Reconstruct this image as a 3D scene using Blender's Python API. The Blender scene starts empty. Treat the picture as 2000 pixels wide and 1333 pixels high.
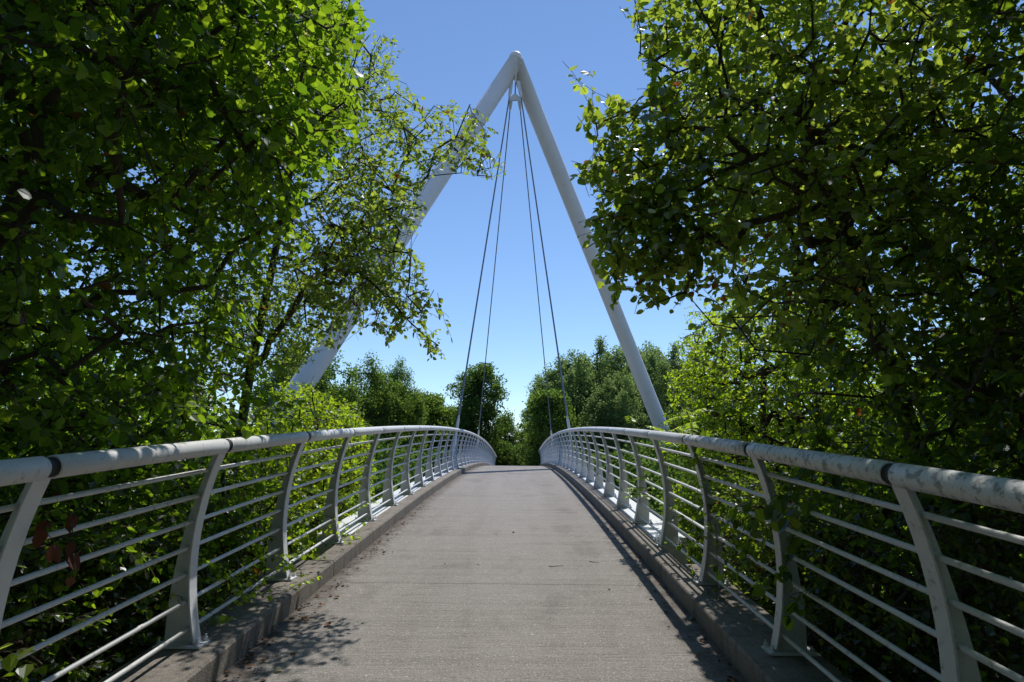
import bpy, math
import numpy as np
from mathutils import Matrix, Vector
rng = np.random.default_rng(7)
S = bpy.context.scene
COL = S.collection
R = math.radians

# ------------------------------------------------------------------ camera
CX, CH = .2127, 1.6614
Fv = np.array([-.01199665, .98328355, .1816853])
Rv = np.array([.99991355, .01081865, .00747344])
Uv = np.array([-.00538292, -.18175924, .98332833])
cd = bpy.data.cameras.new('camera'); cam = bpy.data.objects.new('camera', cd); COL.objects.link(cam)
cd.sensor_width = 36; cd.lens = 21.6; cd.clip_start = .05; cd.clip_end = 3000
m = Matrix.Identity(4)
for i in range(3):
    m[i][0] = Rv[i]; m[i][1] = Uv[i]; m[i][2] = -Fv[i]
m[0][3] = CX; m[1][3] = 0; m[2][3] = CH
cam.matrix_world = m
S.camera = cam

# ------------------------------------------------------------------ sky and sun
AZ, EL = R(22), R(62)
w = bpy.data.worlds.new('World'); S.world = w; w.use_nodes = True
nt = w.node_tree; nt.nodes.clear()
sky = nt.nodes.new('ShaderNodeTexSky'); sky.sky_type = 'NISHITA'; sky.sun_disc = False
sky.sun_elevation = EL; sky.sun_rotation = AZ; sky.altitude = 200; sky.air_density = 1.0
sky.dust_density = 0.0; sky.ozone_density = 6.0
bg = nt.nodes.new('ShaderNodeBackground'); bg.inputs[1].default_value = .126
wo = nt.nodes.new('ShaderNodeOutputWorld')
nt.links.new(sky.outputs[0], bg.inputs[0]); nt.links.new(bg.outputs[0], wo.inputs[0])
sl = bpy.data.lights.new('sun', 'SUN'); sl.energy = 3.6; sl.angle = R(.53); sl.color = (1, .95, .87)
so = bpy.data.objects.new('sun', sl); COL.objects.link(so)
sd = Vector((math.sin(AZ)*math.cos(EL), math.cos(AZ)*math.cos(EL), math.sin(EL)))
so.rotation_euler = sd.to_track_quat('Z', 'Y').to_euler(); so.location = (10, 20, 40)
S.view_settings.view_transform = 'Standard'; S.view_settings.look = 'None'
S.view_settings.gamma = 1; S.view_settings.exposure = .3
S.cycles.max_bounces = 6; S.cycles.diffuse_bounces = 2; S.cycles.glossy_bounces = 2
S.cycles.transmission_bounces = 3; S.cycles.transparent_max_bounces = 6
SX, SY = math.sin(AZ)/math.tan(EL), math.cos(AZ)/math.tan(EL)

# ------------------------------------------------------------------ helpers
G0, K0 = .0805, .0029
def zd(y):
    y = np.asarray(y, float)
    z = G0*y - K0*y*y/2
    ye = 52.; sl_ = G0 - K0*ye
    z = np.where(y > ye, G0*ye - K0*ye*ye/2 + sl_*8*(1-np.exp(-(y-ye)/8)), z)
    return np.where(y < -4, G0*-4-K0*8 + (y+4)*.03, z)
def nrm(v):
    return v/np.maximum(np.linalg.norm(v, axis=-1, keepdims=True), 1e-9)

class MB:
    """collects polygons of any size"""
    def __init__(s): s.V = []; s.L = []; s.C = []; s.n = 0; s.att = []; s.S = []
    def add(s, V, F, att=None, smooth=False):
        V = np.asarray(V, float).reshape(-1, 3); F = np.asarray(F, int)
        s.V.append(V); s.L.append((F+s.n).ravel()); s.C.append(np.full(len(F), F.shape[1]))
        s.S.append(np.full(len(F), smooth))
        s.att.append(np.zeros(len(V)) if att is None else att); s.n += len(V)
        return s
    def box(s, c, d, rot=None):
        x, y, z = np.asarray(d, float)/2
        V = np.array([[a, b, e] for e in (-z, z) for b in (-y, y) for a in (-x, x)])
        if rot is not None: V = V@np.asarray(rot).T
        s.add(V+np.asarray(c, float), [[0, 2, 3, 1], [4, 5, 7, 6], [0, 1, 5, 4], [2, 6, 7, 3], [0, 4, 6, 2], [1, 3, 7, 5]])
        return s
    def tube(s, P, r, n=12, cap=True, round_end=0):
        P = np.asarray(P, float); k = len(P); r = np.broadcast_to(np.asarray(r, float), (k,))
        T = np.gradient(P, axis=0); T = nrm(T)
        up = np.array([0, 0, 1.]) if abs(T[0][2]) < .9 else np.array([1., 0, 0])
        A = nrm(np.cross(T, up)); B = np.cross(A, T)
        a = np.linspace(0, 2*np.pi, n, endpoint=False)
        V = P[:, None]+r[:, None, None]*(np.cos(a)[None, :, None]*A[:, None]+np.sin(a)[None, :, None]*B[:, None])
        i, j = np.meshgrid(np.arange(k-1), np.arange(n), indexing='ij'); i = i.ravel(); j = j.ravel(); j2 = (j+1) % n
        F = np.stack([i*n+j, i*n+j2, (i+1)*n+j2, (i+1)*n+j], 1)
        base = s.n
        s.add(V.reshape(-1, 3), F, smooth=True)
        if cap:
            s.L.append(base+np.arange(n)); s.C.append(np.array([n])); s.S.append(np.array([False]))
            s.L.append(base+(k-1)*n+np.arange(n)[::-1]); s.C.append(np.array([n])); s.S.append(np.array([False]))
        return s
    def build(s, name, mat, parent=None, loc=None):
        V = np.concatenate(s.V); L = np.concatenate(s.L); C = np.concatenate(s.C)
        if loc is not None: V = V-np.asarray(loc)
        me = bpy.data.meshes.new(name)
        me.vertices.add(len(V)); me.vertices.foreach_set('co', V.ravel())
        me.loops.add(len(L)); me.loops.foreach_set('vertex_index', L)
        me.polygons.add(len(C)); st = np.concatenate([[0], np.cumsum(C)[:-1]])
        me.polygons.foreach_set('loop_start', st)
        me.polygons.foreach_set('use_smooth', np.concatenate(s.S))
        at = np.concatenate(s.att)
        if at.any():
            a = me.attributes.new('rnd', 'FLOAT', 'POINT'); a.data.foreach_set('value', at)
        me.update(calc_edges=True); me.validate()
        me.materials.append(mat)
        o = bpy.data.objects.new(name, me); COL.objects.link(o)
        if loc is not None: o.location = loc
        if parent is not None: o.parent = parent
        return o

def tag(o, label=None, cat=None, group=None, kind=None):
    if label: o['label'] = label
    if cat: o['category'] = cat
    if group: o['group'] = group
    if kind: o['kind'] = kind
    return o
def empty(name, loc=(0, 0, 0)):
    o = bpy.data.objects.new(name, None); COL.objects.link(o); o.location = loc; o.empty_display_size = .2
    return o
def child(mb, name, mat, root):          # vertices given in world space, parent is an unrotated empty
    return mb.build(name, mat, root, None) if root is None else _ch(mb, name, mat, root)
def _wl(o):
    v = Vector(o.location)
    while o.parent: o = o.parent; v = v+o.location
    return v
def _ch(mb, name, mat, root):
    l = np.array(_wl(root))
    mb.V = [v-l for v in mb.V]
    return mb.build(name, mat, root)

# ------------------------------------------------------------------ materials
class NT:
    def __init__(s, name):
        s.m = bpy.data.materials.new(name); s.m.use_nodes = True; s.t = s.m.node_tree; s.t.nodes.clear()
        s.out = s.t.nodes.new('ShaderNodeOutputMaterial')
    def n(s, typ, **kw):
        nd = s.t.nodes.new('ShaderNode'+typ)
        for k, v in kw.items():
            if k.startswith('i_'):
                key = k[2:]; key = int(key) if key.isdigit() else key.replace('_', ' ')
                nd.inputs[key].default_value = v
            else: setattr(nd, k, v)
        return nd
    def l(s, a, b): s.t.links.new(a, b)
    def noise(s, vec, scale, detail=4, rough=.55):
        nd = s.n('TexNoise'); nd.inputs['Scale'].default_value = scale; nd.inputs['Detail'].default_value = detail
        nd.inputs['Roughness'].default_value = rough
        if vec is not None: s.l(vec, nd.inputs['Vector'])
        return nd.outputs[0]
    def mapping(s, vec, scale, loc=(0, 0, 0)):
        nd = s.n('Mapping'); nd.inputs['Scale'].default_value = scale; nd.inputs['Location'].default_value = loc; s.l(vec, nd.inputs['Vector']); return nd.outputs[0]
    def ramp(s, fac, stops):
        nd = s.n('ValToRGB'); cr = nd.color_ramp
        while len(cr.elements) < len(stops): cr.elements.new(.5)
        for e, (p, c) in zip(cr.elements, stops):
            e.position = p; e.color = (*c, 1) if not isinstance(c, (int, float)) else (c, c, c, 1)
        s.l(fac, nd.inputs[0]); return nd.outputs[0]
    def mix(s, f, a, b, mode='MIX'):
        nd = s.n('Mix', data_type='RGBA', blend_type=mode)
        for sock, v in ((nd.inputs[0], f), (nd.inputs[6], a), (nd.inputs[7], b)):
            if isinstance(v, (int, float)): sock.default_value = v
            elif isinstance(v, tuple): sock.default_value = (*v, 1)
            else: s.l(v, sock)
        return nd.outputs[2]
    def bump(s, h, strength, dist=.01, normal=None):
        nd = s.n('Bump'); nd.inputs['Strength'].default_value = strength; nd.inputs['Distance'].default_value = dist
        s.l(h, nd.inputs['Height'])
        if normal is not None: s.l(normal, nd.inputs['Normal'])
        return nd.outputs[0]
    def pbr(s, col, rough=.6, normal=None, spec=.5, metal=0):
        b = s.n('BsdfPrincipled')
        for sock, v in ((b.inputs['Base Color'], col), (b.inputs['Roughness'], rough)):
            if isinstance(v, (int, float)): sock.default_value = v
            elif isinstance(v, tuple): sock.default_value = (*v, 1)
            else: s.l(v, sock)
        b.inputs['Specular IOR Level'].default_value = spec; b.inputs['Metallic'].default_value = metal
        if normal is not None: s.l(normal, b.inputs['Normal'])
        s.l(b.outputs[0], s.out.inputs[0]); return s.m

def pos(t): return t.n('NewGeometry').outputs['Position']

def m_walk():
    t = NT('broomed_concrete'); p = pos(t)
    broom = t.noise(t.mapping(p, (2.0, 40, 1)), 1, 4, .72)
    broom2 = t.noise(t.mapping(p, (.35, 9, 1)), 1, 3, .6)
    big = t.noise(p, .8, 4); mid = t.noise(p, 5, 5, .65); fine = t.noise(t.mapping(p, (80, 110, 80)), 1, 3, .75); speck = t.noise(p, 60, 1, .5)
    c = t.ramp(big, [(.3, (.195, .175, .158)), (.7, (.26, .238, .218))])
    c = t.mix(.8, c, t.ramp(broom, [(.32, (.07, .062, .056)), (.45, (.225, .207, .191)), (.7, (.32, .298, .278))]))
    c = t.mix(t.ramp(broom2, [(.36, .7), (.52, 0.)]), c, (.13, .118, .108))
    wear = t.noise(t.mapping(p, (1.6, .12, 1)), 1, 3, .6)
    c = t.mix(t.ramp(wear, [(.42, 0.), (.62, .3)]), c, (.42, .40, .38))
    c = t.mix(t.ramp(mid, [(.56, 0.), (.75, .4)]), c, (.16, .145, .13))
    c = t.mix(.55, c, t.ramp(fine, [(.3, (.07, .063, .056)), (.5, (.24, .22, .20)), (.7, (.52, .49, .46))]))
    c = t.mix(t.ramp(speck, [(.68, 0.), (.74, .8)]), c, (.6, .58, .54))
    stain = t.noise(t.mapping(p, (.9, .55, 1)), 1.7, 5, .7)
    c = t.mix(t.ramp(stain, [(.54, 0.), (.66, .32)]), c, (.12, .105, .092))
    # dirt gathered along the kerbs
    sx = t.n('SeparateXYZ'); t.l(p, sx.inputs[0])
    ab = t.n('Math', operation='ABSOLUTE'); t.l(sx.outputs[0], ab.inputs[0])
    ad = t.n('Math', operation='MULTIPLY_ADD'); t.l(t.noise(p, 7, 5, .7), ad.inputs[0]); ad.inputs[1].default_value = .75; t.l(ab.outputs[0], ad.inputs[2])
    mr = t.n('MapRange'); t.l(ad.outputs[0], mr.inputs[0]); mr.inputs[1].default_value = 1.72; mr.inputs[2].default_value = 2.05
    c = t.mix(mr.outputs[0], c, (.085, .068, .055))
    # cross joints every 6.2 m
    md = t.n('Math', operation='PINGPONG'); t.l(sx.outputs[1], md.inputs[0]); md.inputs[1].default_value = 3.1
    lt = t.n('Math', operation='LESS_THAN'); t.l(md.outputs[0], lt.inputs[0]); lt.inputs[1].default_value = .007
    c = t.mix(lt.outputs[0], c, (.1, .09, .08))
    h = t.mix(.4, broom, fine)
    return t.pbr(c, .85, t.bump(h, 1.0, .022), .25)
def m_kerb():
    t = NT('kerb_concrete'); p = pos(t)
    big = t.noise(p, 1.6, 5, .6); fine = t.noise(p, 120, 3, .7); st = t.noise(t.mapping(p, (5, 5, .7)), 2.2, 4, .7)
    c = t.ramp(big, [(.3, (.20, .18, .158)), (.7, (.31, .29, .262))])
    c = t.mix(t.ramp(st, [(.46, 0.), (.66, .85)]), c, (.085, .07, .055))
    pit = t.noise(p, 26, 5, .75)
    c = t.mix(t.ramp(pit, [(.34, .8), (.45, 0.)]), c, (.07, .06, .05))
    c = t.mix(t.ramp(pit, [(.6, 0.), (.72, .5)]), c, (.40, .37, .33))
    c = t.mix(.4, c, t.ramp(fine, [(.3, (.12, .10, .085)), (.7, (.42, .38, .34))]))
    return t.pbr(c, .9, t.bump(t.mix(.6, pit, fine), 1.0, .02), .2)
def m_paint(name, base, dirt, dcol=(.06, .06, .05), scale=9, rough=.38, bloom=None):
    t = NT(name); p = pos(t)
    a = t.noise(p, scale, 8, .72); b = t.noise(p, scale*6, 4, .7)
    g = t.noise(p, 1.7, 2)
    c = t.mix(t.ramp(g, [(.3, 0.), (.7, .25)]), base, tuple(x*.8 for x in base))
    lo = .62-.2*dirt
    f = t.ramp(a, [(lo, 0.), (lo+.07, min(1, .35+dirt*.6))])
    f2 = t.ramp(b, [(.62-.08*dirt, 0.), (.70, .8*dirt+.1)])
    c = t.mix(f, c, dcol); c = t.mix(f2, c, dcol)
    return t.pbr(c, t.ramp(a, [(.3, rough), (.7, rough+.3)]), t.bump(b, .15, .004), .5)
def m_plain(name, col, rough=.6, metal=0, var=.3, scale=20):
    t = NT(name); p = pos(t); n = t.noise(p, scale, 4)
    return t.pbr(t.mix(t.ramp(n, [(.3, 0.), (.7, 1.)]), col, tuple(x*(1-var) for x in col)), rough, None, .4, metal)
def m_bark(name='bark', a=(.055, .042, .032), b=(.11, .09, .07)):
    t = NT(name); p = pos(t); n = t.noise(t.mapping(p, (14, 14, 3)), 1, 5, .7)
    return t.pbr(t.ramp(n, [(.3, a), (.7, b)]), .9, t.bump(n, .8, .02), .2)
def m_leaf(name, dark, light, tr_dark, tr_light, spots=(.28, .11, .02), spot=.993, gloss=.4, trw=.55, gcap=.05):
    t = NT(name)
    at = t.n('Attribute', attribute_name='rnd').outputs['Fac']
    p = pos(t)
    cl = t.noise(p, 1.1, 2)
    f = t.mix(.5, at, cl)
    c = t.ramp(f, [(.25, dark), (.75, light)]); tc = t.ramp(f, [(.25, tr_dark), (.75, tr_light)])
    vein = t.noise(p, 60, 2)
    tc = t.mix(t.ramp(vein, [(.4, .22), (.6, 0.)]), tc, tr_dark)
    gt = t.n('Math', operation='GREATER_THAN'); t.l(at, gt.inputs[0]); gt.inputs[1].default_value = spot
    c = t.mix(gt.outputs[0], c, tuple(x*.5 for x in spots)); tc = t.mix(gt.outputs[0], tc, spots)
    d = t.n('BsdfDiffuse'); t.l(c, d.inputs[0])
    tr = t.n('BsdfTranslucent'); t.l(tc, tr.inputs[0])
    mx = t.n('MixShader'); mx.inputs[0].default_value = trw; t.l(d.outputs[0], mx.inputs[1]); t.l(tr.outputs[0], mx.inputs[2])
    gl = t.n('BsdfGlossy'); gl.inputs['Roughness'].default_value = gloss; gl.inputs[0].default_value = (.9, .95, 1, 1)
    fr = t.n('Fresnel'); fr.inputs[0].default_value = 1.42
    gm = t.n('Math', operation='MULTIPLY'); t.l(fr.outputs[0], gm.inputs[0]); gm.inputs[1].default_value = .4
    cap = t.n('Math', operation='MINIMUM'); t.l(gm.outputs[0], cap.inputs[0]); cap.inputs[1].default_value = gcap
    m2 = t.n('MixShader'); t.l(cap.outputs[0], m2.inputs[0]); t.l(mx.outputs[0], m2.inputs[1]); t.l(gl.outputs[0], m2.inputs[2])
    t.l(m2.outputs[0], t.out.inputs[0]); return t.m

WALK = m_walk(); KERB = m_kerb()
WHITE = m_paint('white_paint', (.66, .68, .71), .08, (.24, .225, .2), 22)
WHITE2 = m_paint('white_paint_weathered', (.58, .585, .57), .55, (.10, .095, .08), 21)
WHITEM = m_paint('white_paint_spotted', (.58, .59, .59), .26, (.11, .1, .085), 24)
PYLON = m_paint('pylon_paint', (.80, .755, .73), .12, (.55, .50, .45), 1.3)
RUBBER = m_plain('black_rubber', (.014, .013, .012), .7)
STEEL = m_plain('cable_steel', (.22, .24, .28), .45, .3)
CONC = m_plain('plain_concrete', (.33, .31, .29), .9)
BARK = m_bark(); TWIG = m_bark('twig_bark', (.05, .036, .026), (.09, .07, .05))
GRASS = m_plain('ground_litter', (.05, .045, .025), .95, 0, .5, 3)
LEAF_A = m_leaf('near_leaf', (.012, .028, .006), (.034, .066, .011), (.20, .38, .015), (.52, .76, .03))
LEAF_B = m_leaf('apple_leaf', (.032, .06, .014), (.065, .105, .022), (.32, .46, .035), (.60, .74, .08))
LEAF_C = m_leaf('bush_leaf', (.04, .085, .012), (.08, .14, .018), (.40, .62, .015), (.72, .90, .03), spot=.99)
LEAF_E = m_leaf('round_leaf', (.035, .06, .016), (.065, .10, .024), (.34, .48, .035), (.68, .84, .09), spot=.99, gloss=.3, gcap=.1)
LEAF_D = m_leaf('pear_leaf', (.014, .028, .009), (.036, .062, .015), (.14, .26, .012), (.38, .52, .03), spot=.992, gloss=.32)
LEAF_Y = m_leaf('pale_leaf', (.12, .15, .04), (.18, .2, .05), (.42, .50, .10), (.62, .66, .17), spot=.99)
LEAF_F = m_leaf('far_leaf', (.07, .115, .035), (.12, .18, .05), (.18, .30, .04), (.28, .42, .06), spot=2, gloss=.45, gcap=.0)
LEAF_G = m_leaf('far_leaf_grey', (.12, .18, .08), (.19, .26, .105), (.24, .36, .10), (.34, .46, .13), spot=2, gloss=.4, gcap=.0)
LEAF_H = m_leaf('far_leaf_dark', (.045, .08, .03), (.08, .13, .04), (.12, .22, .035), (.20, .32, .05), spot=2, gloss=.45, gcap=.0)
DEAD = m_leaf('dead_leaf', (.09, .03, .015), (.17, .06, .03), (.16, .04, .015), (.32, .10, .03), spot=2, gloss=.5, trw=.3)

# ------------------------------------------------------------------ ground, walkway, kerbs
def ground():
    nx, ny = 90, 120
    xs = np.sinh(np.linspace(-1, 1, nx)*6)/np.sinh(6)*1200; ys = np.sinh(np.linspace(-1, 1, ny)*6)/np.sinh(6)*1200+20
    X, Y = np.meshgrid(xs, ys, indexing='ij')
    valley = -5.2
    t1 = np.clip((Y-5)/9, 0, 1); t1 = t1*t1*(3-2*t1); t2 = np.clip((Y-46)/8, 0, 1); t2 = t2*t2*(3-2*t2)
    base = zd(np.clip(Y, -6, 58))
    bank = base-.35-np.clip(np.abs(X)-2.3, 0, 4)*.45
    Z = bank*(1-t1)+valley*t1; Z = Z*(1-t2)+(base-.25)*t2
    Z += .15*np.sin(X*.7)*np.cos(Y*.5)*np.clip((np.abs(X)-2.5)/3, 0, 1)
    V = np.stack([X, Y, Z], -1).reshape(-1, 3)
    i, j = np.meshgrid(np.arange(nx-1), np.arange(ny-1), indexing='ij'); i = i.ravel(); j = j.ravel()
    F = np.stack([i*ny+j, (i+1)*ny+j, (i+1)*ny+j+1, i*ny+j+1], 1)
    b = MB(); b.add(V, F, smooth=True)
    tag(b.build('ground', GRASS), kind='structure')
ground()

def sweep(profile, ys, mat, name, parent=None):
    """extrudes a closed x-z outline (z relative to the deck) along the bridge"""
    P = np.array(profile, float); k = len(P); ys = np.asarray(ys, float)
    V = np.stack([np.broadcast_to(P[:, 0], (len(ys), k)), np.broadcast_to(ys[:, None], (len(ys), k)), zd(ys)[:, None]+P[None, :, 1]], -1)
    i, j = np.meshgrid(np.arange(len(ys)-1), np.arange(k), indexing='ij'); i = i.ravel(); j = j.ravel(); j2 = (j+1) % k
    F = np.stack([i*k+j, i*k+j2, (i+1)*k+j2, (i+1)*k+j], 1)
    b = MB(); b.add(V.reshape(-1, 3), F)
    b.L.append(np.arange(k)[::-1]); b.C.append(np.array([k])); b.S.append(np.array([False]))
    b.L.append((len(ys)-1)*k+np.arange(k)); b.C.append(np.array([k])); b.S.append(np.array([False]))
    return b
YS = np.arange(-6, 80.1, .4)
o = sweep([(-1.64, -.3), (-1.64, 0), (1.64, 0), (1.64, -.3)][::-1], YS, WALK, 'walkway').build('walkway', WALK)
tag(o, kind='structure')
KH = .154
PLATE_Y = 7.75
for s in (-1, 1):
    b = MB()
    y = -6.
    while y < 56:
        y1 = y+3.1
        wide = 2.09 if y1 <= PLATE_Y+.4 else 1.84
        if wide == 2.09 and y1 > PLATE_Y-.6: y1 = PLATE_Y
        ys = np.linspace(y+.008, y1-.008, 9)
        pr = [(s*1.62, -.04), (s*1.62, KH-.018), (s*1.635, KH), (s*(wide-.01), KH), (s*wide, KH-.02), (s*wide, -.25), (s*1.645, -.25)]
        if s < 0: pr = pr[::-1]
        bb = sweep(pr, ys, KERB, 'kerb')
        b.V += bb.V; b.L += [l+b.n for l in bb.L]; b.C += bb.C; b.S += bb.S; b.att += bb.att; b.n += bb.n
        y = y1
    b.build('kerb', KERB)['kind'] = 'structure'
    # white steel channel beside the kerb
    ys = np.arange(PLATE_Y+.02, 56.3, .4)
    pr = [(s*1.845, -.42), (s*1.845, KH-.012), (s*1.86, KH-.002), (s*2.24, KH-.002), (s*2.25, KH-.012), (s*2.25, -.42)]
    if s < 0: pr = pr[::-1]
    e = sweep(pr, ys, WHITE, 'edge_beam').build('edge_beam', WHITE)
    e['kind'] = 'structure'
# abutment under the near end
b = MB(); b.box((0, 6.4, -2.6), (4.2, 1.1, 5.0))
tag(b.build('abutment', CONC), kind='structure')
b = MB(); ys = np.arange(7, 54.5, .8)
for x in (-1.2, 1.2):
    bb = sweep([(x-.15, -.85), (x-.15, -.31), (x+.15, -.31), (x+.15, -.85)][::-1], ys, WHITE, 'girder')
    b.V += bb.V; b.L += [l+b.n for l in bb.L]; b.C += bb.C; b.S += bb.S; b.att += bb.att; b.n += bb.n
tag(b.build('girder', WHITE), kind='structure')

# ------------------------------------------------------------------ railings
RH = 1.395          # rail centre over the deck
PSP = 1.5523
XR = 1.75
def post_curve(n=12):
    """inner face of a post: (outward offset from rail axis, height over kerb)"""
    t = np.linspace(0, 1, n); z = (RH-KH-.04)*t
    x = .035+.155*4*(t)*(1-t)*.64 - .0*t + .02*(1-t)
    x = x - .035*t
    return x, z
def make_post_mesh(s):
    xi, z = post_curve()
    n = len(z)
    t = z/z[-1]
    xo = xi+.056+ .155*(1-t)**1.9     # outer edge flares towards the base
    b = MB()
    # web plate (thin along the walk)
    h = .006
    V = []
    for i in range(n):
        V += [(xi[i]+.008, -h, z[i]), (xi[i]+.008, h, z[i]), (xo[i], h, z[i]), (xo[i], -h, z[i])]
    V = np.array(V)
    F = []
    for i in range(n-1):
        for j in range(4): F.append([i*4+j, i*4+(j+1) % 4, (i+1)*4+(j+1) % 4, (i+1)*4+j])
    b.add(V*[s, 1, 1], F if s > 0 else [f[::-1] for f in F])
    b.add(V[-4:]*[s, 1, 1], [[0, 1, 2, 3]] if s > 0 else [[3, 2, 1, 0]])
    # curved inner flange
    V = []; wf = .045
    for i in range(n):
        V += [(xi[i], -wf, z[i]), (xi[i], wf, z[i]), (xi[i]+.010, wf, z[i]), (xi[i]+.010, -wf, z[i])]
    b.add(np.array(V)*[s, 1, 1]+[0, 0, .001], F if s > 0 else [f[::-1] for f in F])
    return b
postmesh = {}; basemesh = {}; boltmesh = {}
def railing(s, name, label):
    root = empty('railing', (s*XR, 0, 0)); tag(root, label, 'railing')
    mats = []
    side = s
    posts = [2.585+PSP*i for i in range(-3, 35)]
    xi, zz = post_curve()
    for k, y in enumerate(posts):
        yy = float(y); z0 = float(zd(yy))
        i = k-3
        mat = WHITE
        if s > 0 and i <= 2: mat = WHITEM
        if s < 0 and i <= 1: mat = WHITE
        sl_ = float(G0-K0*yy)
        key = (s, mat.name)
        if key not in postmesh:
            po = make_post_mesh(s).build('post', mat)
            postmesh[key] = po.data
            bp = MB(); bp.box((s*.155, 0, .007), (.29, .15, .014)); bo = bp.build('base_plate', mat); basemesh[key] = bo.data
            bm_ = MB()
            bm_.tube([(0, 0, 0), (0, 0, .022)], .014, 6); bm_.tube([(0, 0, .022), (0, 0, .04)], .007, 6)
            bt = bm_.build('bolt', mat); boltmesh[key] = bt.data
            for q in (po, bo, bt): bpy.data.objects.remove(q)
        po = bpy.data.objects.new('post', postmesh[key]); COL.objects.link(po); po.parent = root
        po.location = (0, yy, z0+KH+.014); 
        bp = bpy.data.objects.new('base_plate', basemesh[key]); COL.objects.link(bp); bp.parent = po; bp.location = (0, 0, -.014)
        if i < 8:
            for bx, by in ((.035, -.058), (.035, .058), (.275, -.055), (.275, .055)):
                bo = bpy.data.objects.new('bolt', boltmesh[key]); COL.objects.link(bo); bo.parent = po; bo.location = (s*bx, by, .0005)
    # top tube, one section per bay, dark sleeve at each joint
    far = MB(); nbar = 0
    for k in range(len(posts)-1):
        i = k-3
        y0, y1 = posts[k], posts[k+1]
        mat = WHITE
        if s > 0: mat = WHITE2 if i <= 1 else (WHITEM if i <= 2 else WHITE)
        elif i <= 1: mat = WHITEM
        gap = .029
        ys = np.linspace(y0+gap, y1-gap, 7); e = .006
        ys = np.concatenate([[ys[0]], [ys[0]+e], ys[1:-1], [ys[-1]-e], [ys[-1]]])
        rr = np.full(len(ys), .05); rr[0] = rr[-1] = .046
        P = np.stack([np.full(len(ys), s*XR), ys, zd(ys)+RH], 1)
        b = MB(); b.tube(P, rr, 20)
        h = _ch(b, 'handrail', mat, root)
        P = np.array([[s*XR, y1-gap-.01, float(zd(y1-gap-.01))+RH], [s*XR, y1+gap+.01, float(zd(y1+gap+.01))+RH]])
        b = MB(); b.tube(P, .0415, 16); _ch(b, 'joint_sleeve', RUBBER, h)
        zb = np.linspace(.085, RH-KH-.17, 7)
        mb_ = WHITE if s < 0 and i > 0 else (WHITEM if i <= 1 else WHITE)
        for q in zb:
            xo = np.interp(q, zz, xi)+.045
            ys = np.linspace(y0+.004, y1-.004, 4)
            P = np.stack([np.full(4, s*(XR+xo)), ys, zd(ys)+KH+q+.014], 1)
            if i >= -1 and nbar < 98:
                b = MB(); b.tube(P, .0135, 10); _ch(b, 'crossbar', mb_, root); nbar += 1
            else: far.tube(P, .0135, 6)
    f = _ch(far, 'crossbar', WHITE, root); f['kind'] = 'stuff'; f['label'] = 'thin white crossbars of the bays beyond, too many to count'
    return root
railing(-1, 'railing', 'white steel railing along the left kerb, curved posts and thin bars, leaves hanging over it')
railing(1, 'railing', 'white steel railing along the right kerb, its near handrail stained dark by lichen')

# ------------------------------------------------------------------ pylon and cables
def ray(u, v):
    return Fv+Rv*((u-1000)/1200)-Uv*((v-666.5)/1200)
APEX = np.array([-.05, 27.3, 20.7])
FR = np.array([7.75, 33.3, 3.4]); FL = np.array([-7.95, 19.6, 1.8])
def leg_line(Q):
    d = Q-APEX; t = (APEX[2]+5.3)/(-d[2]); return APEX+d*t
py = empty('pylon', (0, 27.3, -5.2)); tag(py, 'tall white steel A-frame pylon of two thick tubes straddling the bridge', 'pylon')
for Q, lab in ((FL, 'left leg, half hidden by leafy branches'), (FR, 'right leg, planted beyond the right railing')):
    foot = leg_line(Q)
    T = np.linspace(0, 1, 12)[:, None]
    b = MB(); b.tube(APEX+(foot-APEX)*T, .39, 40)
    l = _ch(b, 'leg', PYLON, py); l['label'] = lab
    d = nrm(foot-APEX); 
    b = MB(); c = foot+np.array([0, 0, .15]); b.tube([c-[0, 0, .8], c+[0, 0, .35]], .85, 24); _ch(b, 'footing', CONC, py)
    for tt in (.27, .55, .8):
        c = APEX+(foot-APEX)*tt
        b = MB(); b.tube([c-d*.012, c+d*.012], .3935, 40, cap=False); _ch(b, 'weld_seam', PYLON, py)
# rounded cap
b = MB()
n1, n2 = 10, 32
a1 = np.linspace(0, np.pi/2, n1); a2 = np.linspace(0, 2*np.pi, n2, endpoint=False)
V = np.array([[.33*np.cos(p)*np.cos(q), .33*np.cos(p)*np.sin(q), .34*np.sin(p)] for p in a1 for q in a2])
V = np.concatenate([V, [[.40*np.cos(q), .40*np.sin(q), -.5] for q in a2]])
F = [[i*n2+j, i*n2+(j+1) % n2, (i+1)*n2+(j+1) % n2, (i+1)*n2+j] for i in range(n1-1) for j in range(n2)]
F += [[n1*n2+j, n1*n2+(j+1) % n2, (j+1) % n2, j] for j in range(n2)]
b.add(V+APEX+[0, 0, .2], F, smooth=True); _ch(b, 'cap', PYLON, py)
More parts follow.
